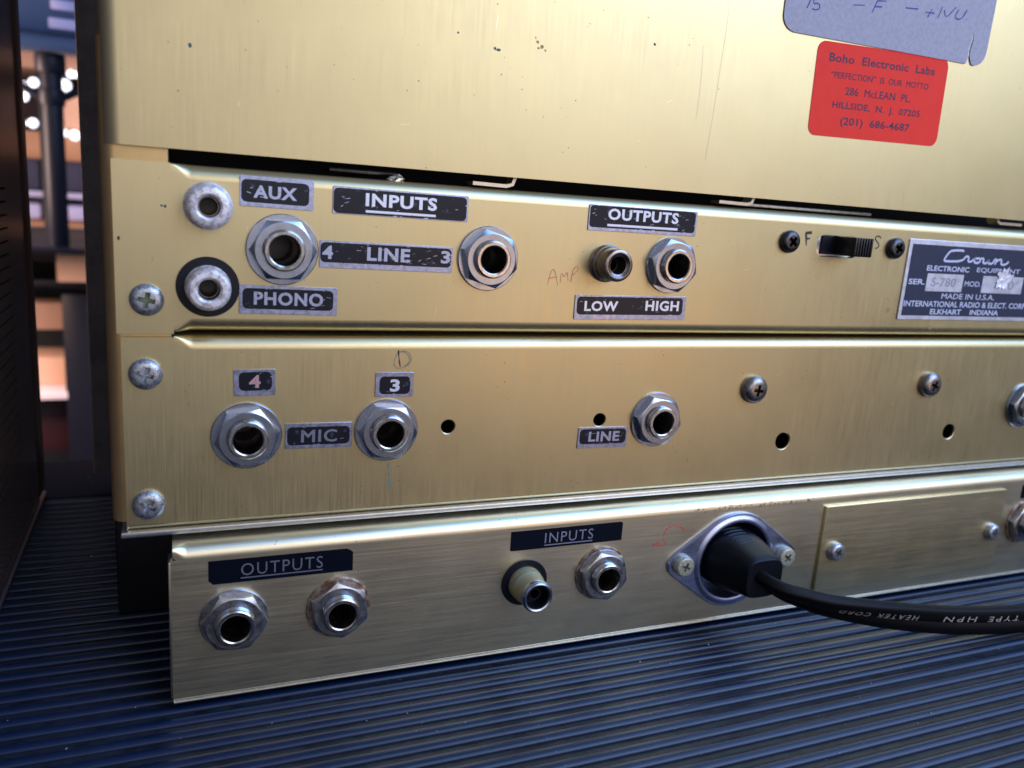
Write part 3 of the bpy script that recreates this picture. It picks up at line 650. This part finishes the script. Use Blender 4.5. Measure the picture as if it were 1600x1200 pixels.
blob('rust_spot', 224.2, -21.2, 0.85, m_rustspot); blob('rust_spot', 237.2, -5.3, 0.8, m_rustspot); blob('rust_spot', 215.2, 9.0, 0.8, m_rustspot); blob('rust_spot', 234.4, 3.9, 0.7, m_rustspot)
part('stain', mesh('stain', *join(strokes([[(59.1, -31.3), (59.0, -33.1), (59.4, -35.3), (59.3, -37.4), (59.6, -38.6)]], 0.45, -0.02, 0.8)), mat('blue_green_stain', (0.22, 0.30, 0.27), 0.5, 0.6)), rec, (0, 0, 0), 'blue green streak under a jack')
# scratches
g = []
for k in range(28):
    x = random.uniform(5, 300); z = random.choice([random.uniform(42, 100), random.uniform(3, 33), random.uniform(-40, -6)]); L_ = random.uniform(0.6, 3.2); a = random.choice([1.5, 1.4, 1.7, 0.2, 0.5])
    g.append(stroke([(x, z), (x + L_ * math.cos(a), z + L_ * math.sin(a))], 0.07, -0.012 - 0.0003 * k))
sc = part('scratch', mesh('scratch', *join(*g), mat('fine_scratch', (0.9, 0.82, 0.62), 0.3, 1.0)), rec); sc['kind'] = 'stuff'
for g in (stroke([(143.2, 90), (143.6, 84), (143.0, 72), (142.6, 62), (141.6, 48)], 0.07, -0.013), stroke([(137, 76), (137.6, 66), (137.3, 58)], 0.06, -0.0135)):
    part('scratch', mesh('scratch', *g, m_paleink), rec, (0, 0, 0), 'long dark scratch on the upper panel')

# ------------------------------------------------------------------ amplifier below
amp = thing('amplifier', 'low pale brass amplifier lying under the tape recorder, with jacks and a power inlet', 'amplifier', (160, 60, -87))
YA = -6.0
hA = [circ(x, z, 4.6) for x, z in ((22.2, -65.5), (46.4, -65.7), (118.7, -65.0), (289.0, -65.0))] + [circ(95.7, -65.1, 3.2), circ(163.4, -65.7, 12.9, 56)]
oA = [(8.8, -84.0), (340, -84.0), (340, -49.66), (9.9, -49.66), (9.3, -48.9), (8.8, -49.3)]
g = join(plate(oA, hA, 0.9, 0.0, YA + 0.9), rolled(0, 340, -46.6, 3.0, 1, 9.3, 90, ramp=3.0, rmin=1.2, y=YA), rolled(0, 340, -84.8, 0.8, -1, 8.8, 60, ramp=0.4, y=YA))
part('chassis', mesh('chassis', *g, m_pale, 30), amp, (0, 0, 0), 'pale brushed chassis')
part('side_wall', mesh('side_wall', *box(9.4, 10.3, YA + 1.2, 150, -84.6, -48.2, 0.15), m_pale), amp)
part('end_flange', mesh('end_flange', *box(8.3, 9.2, YA + 0.25, YA + 6, -84.4, -50.2, 0.3), m_pale), amp)
part('highlight_strip', mesh('highlight_strip', *box(8.9, 340, YA - 0.35, 40, -85.25, -84.82, 0.12), m_lip), amp, (0, 0, 0), 'bright strip added as the highlight along the bottom edge')  # pale strip added to draw the highlight of the bottom edge
part('inner_wall', mesh('inner_wall', *box(12, 338, 30, 32, -84, -47), m_void), amp)
foot_me = mesh('foot', *(lambda g: ([(a, c, -abs(b) * 1) for a, b, c in g[0]], g[1]))(lathe([(4.4, 0), (4.3, 0.9), (3.8, 1.7), (2.6, 2.1), (0.01, 2.2)], 32)), mat('white_rubber_foot', (0.6, 0.62, 0.6), 0.5), 60)
for fx, fy in ((28.2, 3.0), (300, 3.0), (28.2, 120), (300, 120)): part('foot', foot_me, amp, (fx, fy, -84.8))
jack(amp, 22.2, -65.5, 4, YA, 'jack nearest the left end', washer_sm, nut_dull, barrel_long, 0.7)
jack(amp, 46.4, -65.7, 24, YA, 'jack on a rusty washer', washer_rust, nut_dull, barrel_long, 0.6)
ji = jack(amp, 118.7, -65.0, 16, YA, 'jack on two stacked washers', washer_rust, nut_dull, barrel_long, 1.1)
sub('washer', ring_mesh('washer', 4.8, 7.2, 0.5, m_steel_dull), ji, (0, -0.6, 0))

jack(amp, 289.0, -65.0, 10, YA, 'jack at the right edge', washer_rust, nut_dull, barrel_long, 0.6)
rca(amp, 95.7, -65.1, YA, 'low2', 'green corroded phono socket on a black washer')
# black painted labels
def plabel(x0, x1, z0, z1, texts, lines, cut, lab, ltr):
    P = [(x0 + cut, z0), (x1, z0), (x1, z1 - cut), (x1 - cut * 1.5, z1), (x0, z1), (x0, z0 + cut)]
    o = part('painted_label', mesh('painted_label', *plate(P, (), 0.05, 0, YA), m_blackpaint), amp, (0, 0, 0), lab)
    gs = [text_geo(s, a, b, c, d, -0.004, YA - 0.07, spacing=1.15) for s, a, b, c, d in texts]
    for (a, b, c, d) in lines: gs.append(plate([(a, c), (b, c), (b, d), (a, d)], (), 0, 0, YA - 0.07))
    if gs: sub('lettering', mesh('lettering', *join(*gs), ltr), o)
    return o
plabel(16.7, 49.6, -56.45, -50.6, [('OUTPUTS', 23.8, 42.4, -54.9, -51.9)], [(23.7, 42.4, -55.6, -55.3)], 1.0, 'black OUTPUTS strip near the left end', m_letter_dim)
plabel(90.9, 124.4, -55.9, -50.4, [('INPUTS', 100.8, 115.3, -54.5, -51.6)], [(100.7, 115.2, -55.25, -54.95)], 0.4, 'black INPUTS strip over the green socket', m_letter)
plabel(286.0, 312, -56.0, -51.0, [], [], 0.3, 'black strip cut off by the right edge', m_letter)
# power inlet flange: a rounded diamond of sheet with a raised rim round the hole
fc = (163.4, -65.7)
def flange_geo():
    n = 72; V, F = [], []
    def outl(a):
        # support of two screw ears and the big circle
        best = 0; d = Vector((math.cos(a), math.sin(a)))
        big = 14.9
        # distance along ray to hull of circle r=14.9 at 0 and circles r=3.6 at +-19.6
        c, s = abs(d.x), abs(d.y)
        lo, hi = 0, 30
        D_ = 19.2; r2 = 3.9
        ca = (big - r2) / D_; th = math.acos(ca)      # tangent direction from the x axis
        def inside(px, py):
            px, py = abs(px), abs(py)
            if px * px + py * py < big * big: return True
            if (px - D_) ** 2 + py * py < r2 * r2: return True
            nx, ny = math.cos(th), math.sin(th)
            if px * nx + py * ny < big:
                t = -px * ny + py * nx
                # between the two tangent points along the edge
                t0 = 0; t1 = -D_ * ny
                return min(t0, t1) <= t <= max(t0, t1)
            return False
        for _ in range(30):
            md = (lo + hi) / 2
            if inside(d.x * md, d.y * md): lo = md
            else: hi = md
        return lo
    rings = []
    for k in range(n):
        a = 2 * math.pi * k / n; R = outl(a)
        rings.append([(R, 0.0), (R, 0.7), (R - 0.25, 1.0), (min(R - 0.5, 14.2), 1.0), (13.9, 1.05), (13.3, 1.5), (12.6, 1.65), (12.1, 1.4), (11.9, 0.8), (11.9, -12.0)])
    mrow = len(rings[0])
    for k in range(n):
        a = 2 * math.pi * k / n
        V += [(r * math.cos(a), -h, r * math.sin(a)) for r, h in rings[k]]
    for k in range(n):
        for i in range(mrow - 1):
            a = k * mrow + i; b = ((k + 1) % n) * mrow + i; F.append((a, a + 1, b + 1, b))
    return V, F
inlet = part('power_inlet', mesh('power_inlet', *flange_geo(), m_flange, 40), amp, (fc[0], YA, fc[1]), 'diamond shaped zinc inlet flange', (0, math.radians(1.5), 0))
sub('socket_floor', mesh('socket_floor', *disc(12.2, -12.0), m_plastic), inlet)
sub('screw', sm_fl, inlet, (-18.3, -1.0, 0), rot=(0, math.radians(20), 0)); sub('screw', sm_fl, inlet, (18.6, -1.0, 0), rot=(0, math.radians(38), 0))
cp = part('blanking_plate', mesh('blanking_plate', *plate(rrect(196.5, 277.2, -80.3, -51.6, 0.4, 2), (), 1.0, 0.15), m_pale_cover, 40), amp, (0, YA, 0), 'blank gold cover plate')
sub('screw', sm_cv, cp, (202.3, -1.0, -66.8), rot=(0, math.radians(30), 0)); sub('screw', sm_cv, cp, (272.8, -1.0, -66.8), rot=(0, math.radians(12), 0))
part('handwriting', mesh('handwriting', *strokes([[(145.1, -54.7), (142.8, -53.3), (140.1, -53.2), (138.4, -54.6), (138.3, -56.3)], [(138.2, -57.0), (139.6, -59.4), (134.9, -58.4)], [(134.9, -58.4), (137.0, -57.9)]], 0.36, YA - 0.02, 0.4), m_redpencil), amp, (0, 0, 0), 'red pencil arrow left of the inlet')
g = []
for k in range(60):
    x = random.gauss(170, 9) if k < 45 else random.uniform(150, 200); z = -49.2 + random.gauss(0, 0.25)
    g.append(stroke([(x, z), (x + random.uniform(-.6, .6), z + random.uniform(-.7, .5))], random.uniform(0.12, 0.3), YA - 0.03 - 0.0004 * k))
part('scuff', mesh('scuff', *join(*g), mat('brown_scuff', (0.20, 0.12, 0.09), 0.6, 0.2)), amp)['kind'] = 'stuff'
g = []
for k in range(50):
    x = random.uniform(12, 280); z = random.uniform(-83, -52); L_ = random.uniform(0.5, 3.5)
    g.append(stroke([(x, z), (x + L_, z + random.uniform(-.15, .3))], 0.07, YA - 0.012 - 0.0003 * k))
part('scratch', mesh('scratch', *join(*g), mat('fine_scratch_pale', (0.85, 0.82, 0.75), 0.3, 1.0)), amp)['kind'] = 'stuff'

# ------------------------------------------------------------------ power cord
cord = thing('power_cord', 'black rubber power cord plugged into the lower amplifier, printed TYPE HPN HEATER CORD', 'power cord', (255, -36, -87))
PS = [(8.0, 10.4, 9.2, 0.9), (0.0, 10.4, 9.2, 0.9), (-5.0, 10.2, 9.0, 0.9), (-9.5, 9.6, 8.5, 0.85), (-14.0, 8.3, 7.6, 0.75), (-18.0, 6.9, 6.4, 0.62), (-20.2, 6.4, 5.9, 0.55), (-20.6, 6.0, 5.5, 0.55)]
def pc(yy):
    t = min(1, max(0, -yy / 20)); return 162.2 + 1.4 * t, -64.6 - 0.7 * t
def plug_top(x, yy):
    for (a, b) in zip(PS, PS[1:]):
        if b[0] <= yy <= a[0]:
            t = (a[0] - yy) / (a[0] - b[0]); rx = a[1] + (b[1] - a[1]) * t; rz = a[2] + (b[2] - a[2]) * t; rn = a[3] + (b[3] - a[3]) * t
            e = 2.0 + (1 - rn) * 3.2; cx, cz = pc(yy)
            return cz + rz * max(0, 1 - min(1, abs((x - cx) / rx)) ** e) ** (1 / e)
def plug_geo():
    secs = PS
    n = 48; V, F = [], []
    for yy, rx, rz, rnd in secs:
        for k in range(n):
            a = 2 * math.pi * k / n; e = 2.0 + (1 - rnd) * 3.2
            c, s = math.cos(a), math.sin(a)
            x = rx * math.copysign(abs(c) ** (2 / e), c); z = rz * math.copysign(abs(s) ** (2 / e), s)
            V.append((pc(yy)[0] + x, yy, pc(yy)[1] + z))
    for i in range(len(secs) - 1):
        for k in range(n):
            a, b = i * n + k, i * n + (k + 1) % n; F.append((a, a + n, b + n, b))
    F.append(tuple(range((len(secs) - 1) * n, len(secs) * n)))
    return V, F
part('plug', mesh('plug', *plug_geo(), m_rubber, 50), cord, (0, 0, 0))
# raised grip ridges on top of the plug
for i in range(9):
    yy = -1.5 - i * 1.45
    V, F = [], []; n = 10
    wv = 6.2 - 0.36 * i
    for k in range(n + 1):
        t = -1 + 2 * k / n; x = t * wv - 0.8; zt = plug_top(162.4 + x, yy)
        h = 0.30 * (1 - t * t) ** 0.5
        V += [(162.4 + x, yy + 0.42, zt - 0.15), (162.4 + x, yy, zt + h), (162.4 + x, yy - 0.42, zt - 0.15)]
        if k: a_ = 3 * (k - 1); F += [(a_, a_ + 3, a_ + 4, a_ + 1), (a_ + 1, a_ + 4, a_ + 5, a_ + 2)]
    part('grip_ridge', mesh('grip_ridge', V, [f[::-1] for f in F], m_rubber, 70), cord)
path = [Vector(p) for p in ((163.4, -14, -65.3), (164.2, -19, -65.8), (167.0, -23.3, -67.6), (172.6, -26.2, -69.4), (182.0, -29.2, -71.9), (203.9, -32.4, -76.2), (228.7, -34.6, -79.9), (254.9, -36.4, -81.9), (290, -39.5, -82.0), (340, -47, -82.0), (400, -62, -82.0), (470, -85, -82.0))]
def cr(P, n=10):
    out = []
    for i in range(len(P) - 1):
        p0, p1, p2, p3 = P[max(i - 1, 0)], P[i], P[i + 1], P[min(i + 2, len(P) - 1)]
        for k in range(n):
            t = k / n; out.append(0.5 * ((2 * p1) + (p2 - p0) * t + (2 * p0 - 5 * p1 + 4 * p2 - p3) * t * t + (3 * p1 - p0 - 3 * p2 + p3) * t ** 3))
    out.append(P[-1]); return out
cp_ = cr(path); al = [0.0]
for a, b in zip(cp_, cp_[1:]): al.append(al[-1] + (b - a).length)
def interp(T, s):
    if s <= T[0][0]: return T[0][1]
    for (a, va), (b, vb) in zip(T, T[1:]):
        if s <= b: return va + (vb - va) * (s - a) / (b - a)
    return T[-1][1]
def frame(s):
    i = 0
    while i < len(al) - 2 and al[i + 1] < s: i += 1
    t = (s - al[i]) / max(al[i + 1] - al[i], 1e-6); p = cp_[i].lerp(cp_[i + 1], t)
    T = (cp_[min(i + 2, len(cp_) - 1)] - cp_[max(i - 1, 0)]).normalized()
    tw = math.radians(interp(((0, 62), (12, 56), (22, 45), (36, 32), (52, 19), (75, 8), (160, 2)), s))
    side = T.cross(Vector((0, 0, 1))).normalized()          # points towards the viewer side
    upv = side.cross(T).normalized()
    U = (upv * math.cos(tw) + side * math.sin(tw)).normalized()
    if U.z < 0: U = -U
    Fv = T.cross(U).normalized()
    return p, T, U, Fv
sec = []      # (across U, towards the viewer)
hw = 4.6; hd = 2.1
for k in range(40):
    a = 2 * math.pi * k / 40; c, s = math.cos(a), math.sin(a)
    u = hw * math.copysign(abs(c) ** 0.72, c); d = hd * math.copysign(abs(s) ** 0.5, s)
    d *= 1 - 0.42 * math.exp(-(u / 0.5) ** 2); sec.append((u, d))
V, F = [], []
for i, s in enumerate(al):
    p, T, U, Fv = frame(s)
    for u, d in sec: V.append(tuple(p + U * u + Fv * d))
    if i:
        for k in range(40):
            a = (i - 1) * 40 + k; b = (i - 1) * 40 + (k + 1) % 40; F.append((a, b, b + 40, a + 40))
cme = mesh('cable', V, F, m_cord, 60)
bm = bmesh.new(); bm.from_mesh(cme); bmesh.ops.recalc_face_normals(bm, faces=bm.faces); bm.to_mesh(cme); bm.free()
part('cable', cme, cord)
def cord_text(s, s_start, s_end, u0, u1, D=2.56):
    V0, F0 = text_geo(s, 0, 1, 0, 1, 0.0, 0, spacing=1.35)
    V1 = []
    for x, _, z in V0:
        p, T, U, Fv = frame(s_start + (s_end - s_start) * x)
        V1.append(tuple(p + U * (u0 + (u1 - u0) * z) + Fv * D))
    return V1, F0
def s_at(x):
    for i, p in enumerate(cp_):
        if p.x >= x: return al[i]
vs = frame(80)[3]
Dv = 2.19 if vs.y < 0 else -2.19
g = join(cord_text('TYPE', s_at(249), s_at(234), 2.8, 1.0, Dv), cord_text('HPN', s_at(229), s_at(218.5), 2.8, 1.0, Dv), cord_text('HEATER', s_at(208.5), s_at(193.5), 2.8, 1.0, Dv), cord_text('CORD', s_at(190.5), s_at(181.5), 2.8, 1.0, Dv))
part('lettering', mesh('lettering', *g, m_cordprint), cord, (0, 0, 0), 'white print upside down on the cord')

# ------------------------------------------------------------------ cabinet at the left
cab = thing('equipment_cabinet', 'dark brown glossy slotted side of a cabinet at the left edge', 'cabinet', (-180, 20, -87))
slots = []
z = 27.0
while z > -62:
    slots.append([(-60, z - 0.3), (-60, z + 0.3), (104, z + 0.3), (105, z), (104, z - 0.3)]); z -= 3.92
g = plate([(-160, -80.0), (134, -80.0), (134, 160), (-160, 160)], slots, 1.6, 0.0)
rotz = lambda g: ([(-b, a, c) for a, b, c in g[0]], g[1])
part('side_panel', mesh('side_panel', *rotz(g), m_wood), cab, (-37.6, 0, 0), 'glossy side with rows of slots')
part('corner_post', mesh('corner_post', *box(-48, -35.6, 134.2, 148.6, -84.5, 160, 1.6), m_wood_trim), cab)
part('base_rail', mesh('base_rail', *box(-48, -35.9, -160, 134, -85.4, -80.2, 0.8), m_wood), cab)
part('trim_strip', mesh('trim_strip', *box(-47, -35.4, -160, 148, -87, -85.6, 0.3), m_trim_grey), cab)
part('cabinet_body', mesh('cabinet_body', *box(-330, -39.6, -160, 148, -86, 160, 2), m_void), cab)

# ------------------------------------------------------------------ the room seen through the gap
top('floor', mesh('floor', *box(-4000, 4000, -3000, 5000, -1010, -987), m_bgfloor), 'brown wooden floor of the room', None, kind='structure')
top('wall', mesh('wall', *box(-3000, 3000, 3000, 3100, -987, 2000), m_bgwall), 'dark far wall of the room', None, kind='structure')
# loudspeaker like blue cabinet on a pole
st = thing('pole_stand', 'blurred dark blue cabinet carried on a black pole stand in the gap', 'stand', (-125, 1000, -987))
part('cabinet_body', mesh('cabinet_body', *box(-330, 60, 990, 1180, 192, 520, 6), m_bgblue), st)
part('bottom_lip', mesh('bottom_lip', *box(-330, 60, 975, 990, 173, 189, 4), m_bgblue), st)
part('badge', mesh('badge', *box(-118, -92, 986, 990, 221, 232, 1), m_bglilac), st); part('badge', mesh('badge', *box(-121, -60, 986, 990, 199, 211, 1), m_bglilac), st)
def vcyl(x, y_, z0, z1, r, material, n=24):
    V, F = [], []
    for zz, rr in ((z0, r * 0.94), (z0 + 2, r), (z1 - 2, r), (z1, r * 0.94)):
        for k in range(n): a = 2 * math.pi * k / n; V.append((x + rr * math.cos(a), y_ + rr * math.sin(a), zz))
    for i in range(3):
        for k in range(n): a, b = i * n + k, i * n + (k + 1) % n; F.append((a, b, b + n, a + n))
    F += [tuple(range(n))[::-1], tuple(range(3 * n, 4 * n))]
    return V, F
part('pole', mesh('pole', *vcyl(-124, 1010, -60, 173, 12.5, m_bgpole), m_bgpole), st)
part('collar', mesh('collar', *join(vcyl(-124, 1010, 112, 132, 15, m_bgpole), vcyl(-124, 1010, 150, 173, 17, m_bgpole)), m_bgpole), st)
def tube(a, b, r, n=14):
    a, b = Vector(a), Vector(b); d = (b - a).normalized(); u = d.orthogonal().normalized(); v = d.cross(u); V, F = [], []
    for p in (a, b):
        for k in range(n): t = 2 * math.pi * k / n; V.append(tuple(p + (u * math.cos(t) + v * math.sin(t)) * r))
    for k in range(n): F.append((k, (k + 1) % n, (k + 1) % n + n, k + n))
    F += [tuple(range(n))[::-1], tuple(range(n, 2 * n))]
    return V, F
part('brace', mesh('brace', *tube((-130, 1010, 118), (-190, 1010, 150), 5), m_bgpole), st); part('brace', mesh('brace', *tube((-116, 1010, 120), (-60, 1010, 152), 5), m_bgpole), st)
part('base', mesh('base', *box(-168, -40, 960, 1060, -66, -60, 2), m_bgpole), st)
# black rack with boxes
rk = thing('equipment_rack', 'blurred black rack with boxes low in the gap', 'rack', (-120, 1320, -987))
part('rack_shelf', mesh('rack_shelf', *box(-400, 100, 1290, 1600, -148, -136, 2), m_bgpole), rk)
part('rack_shelf', mesh('rack_shelf', *box(-400, 100, 1110, 1600, -78, -70.5, 1), m_bgblack), rk)
part('upright', mesh('upright', *box(-156, -112, 1290, 1330, -987, -158, 3), m_bgpole), rk)
part('upright', mesh('upright', *box(70, 110, 1290, 1330, -987, -158, 3), m_bgblack), rk)
part('back_sheet', mesh('back_sheet', *box(-400, 110, 1602, 1610, -987, -80), m_bgblack), rk)
top('cardboard_box', mesh('cardboard_box', *box(-157, -60, 1230, 1288, -135, -80, 1), m_bgtan), 'blurred tan cardboard box beside the pole foot', 'box', (0, 30, 0))
top('cardboard_box', mesh('cardboard_box', *box(-240, -156, 1340, 1440, -224, -180, 1), m_bgbrown), 'blurred brown box left of the dark upright', 'box')
top('wooden_box', mesh('wooden_box', *join(box(-245, -155, 1340, 1440, -318, -272, 1)), m_bgtan), 'blurred pale wooden box under the brown box', 'box')
top('box_lid', mesh('box_lid', *box(-245, -153, 1290, 1440, -332, -319, 1), m_bgwhite), 'blurred pale pink lid edge under the wooden box', 'lid')
top('red_case', mesh('red_case', *box(-245, -158, 1345, 1440, -436, -330, 2), m_bgred), 'blurred dark red case at the bottom of the gap', 'case')
# far bookcase
bk = thing('bookcase', 'blurred orange wood shelving far behind the pole', 'shelving', (-240, 2100, -987))
for z0, z1 in ((58, 118), (-120, -84)):
    part('shelf_board', mesh('shelf_board', *box(-700, 300, 2000, 2020, z0, z1, 2), m_bgwood), bk)
part('shelf_board', mesh('shelf_board', *box(-226, 200, 2030, 2050, 118.5, 205, 2), m_bgtan), bk)
part('shelf_board', mesh('shelf_board', *box(-700, 300, 2000, 2300, 254, 288, 2), m_bgbrown), bk)
part('upright', mesh('upright', *box(-262, -236, 1990, 2300, -987, 400, 2), m_bgblack), bk)
part('back_board', mesh('back_board', *box(-700, 300, 2310, 2320, -987, 400), m_bgwall), bk)
for x0, x1, lab in ((-310, -268, 'left of'), (-222, -176, 'right of')):
    top('storage_bin', mesh('storage_bin', *box(x0, x1, 2003, 2200, -10, 57, 2), m_bgnavy), 'blurred navy storage bin %s the pole' % lab, 'bin')
    top('paper_stack', mesh('paper_stack', *box(x0 - 4, x1 + 6, 2003, 2200, -27, -14, 1), m_bglilac), 'blurred lilac paper stack %s the pole' % lab, 'paper')
    top('bundle', mesh('bundle', *box(x0, x1, 2003, 2200, -78, -42, 8), m_bglilac), 'blurred pale bundle %s the pole, under the paper' % lab, 'bundle')
    top('carton', mesh('carton', *box(x0 - 4, x1 + 6, 2005, 2200, -83, -79, 1), m_bgwood), 'blurred thin brown carton %s the pole' % lab, 'carton')
bs = bmesh.new(); bmesh.ops.create_uvsphere(bs, u_segments=16, v_segments=10, radius=9); bs.verts.index_update()
bg_ = ([tuple(v.co) for v in bs.verts], [tuple(v.index for v in f.verts) for f in bs.faces]); bs.free()
glint_me = mesh('glint_ball', *bg_, m_glint, 180)
spots = [((-287.8, 212.3), 'uppermost at the left of the pole'), ((-286.4, 192.1), 'below the uppermost at the left of the pole'), ((-267.5, 221.5), 'close left of the pole, high'), ((-294.4, 132.4), 'at the cabinet edge, low'), ((-273, 134.6), 'close left of the pole, low'),
         ((-207, 221.6), 'largest, right of the pole'), ((-193.1, 248), 'high, right of the pole'), ((-182.8, 247.8), 'highest at the recorder edge'), ((-213.9, 119.4), 'low, close right of the pole'), ((-190.7, 116), 'low, at the recorder edge')]
for i, ((x, z), lab) in enumerate(spots):
    o = top('glint_ball', glint_me, 'small blurred glowing ball for a white glint, ' + lab, 'lamp', (x, 1985, z), 'white glowing glints in the gap')
    k = (1.0, 0.9, 1.1, 0.8, 1.1, 1.5, 0.9, 0.7, 1.0, 1.2)[i]; o.scale = (k, k, k * (1.0 if i != 1 else 1.5))
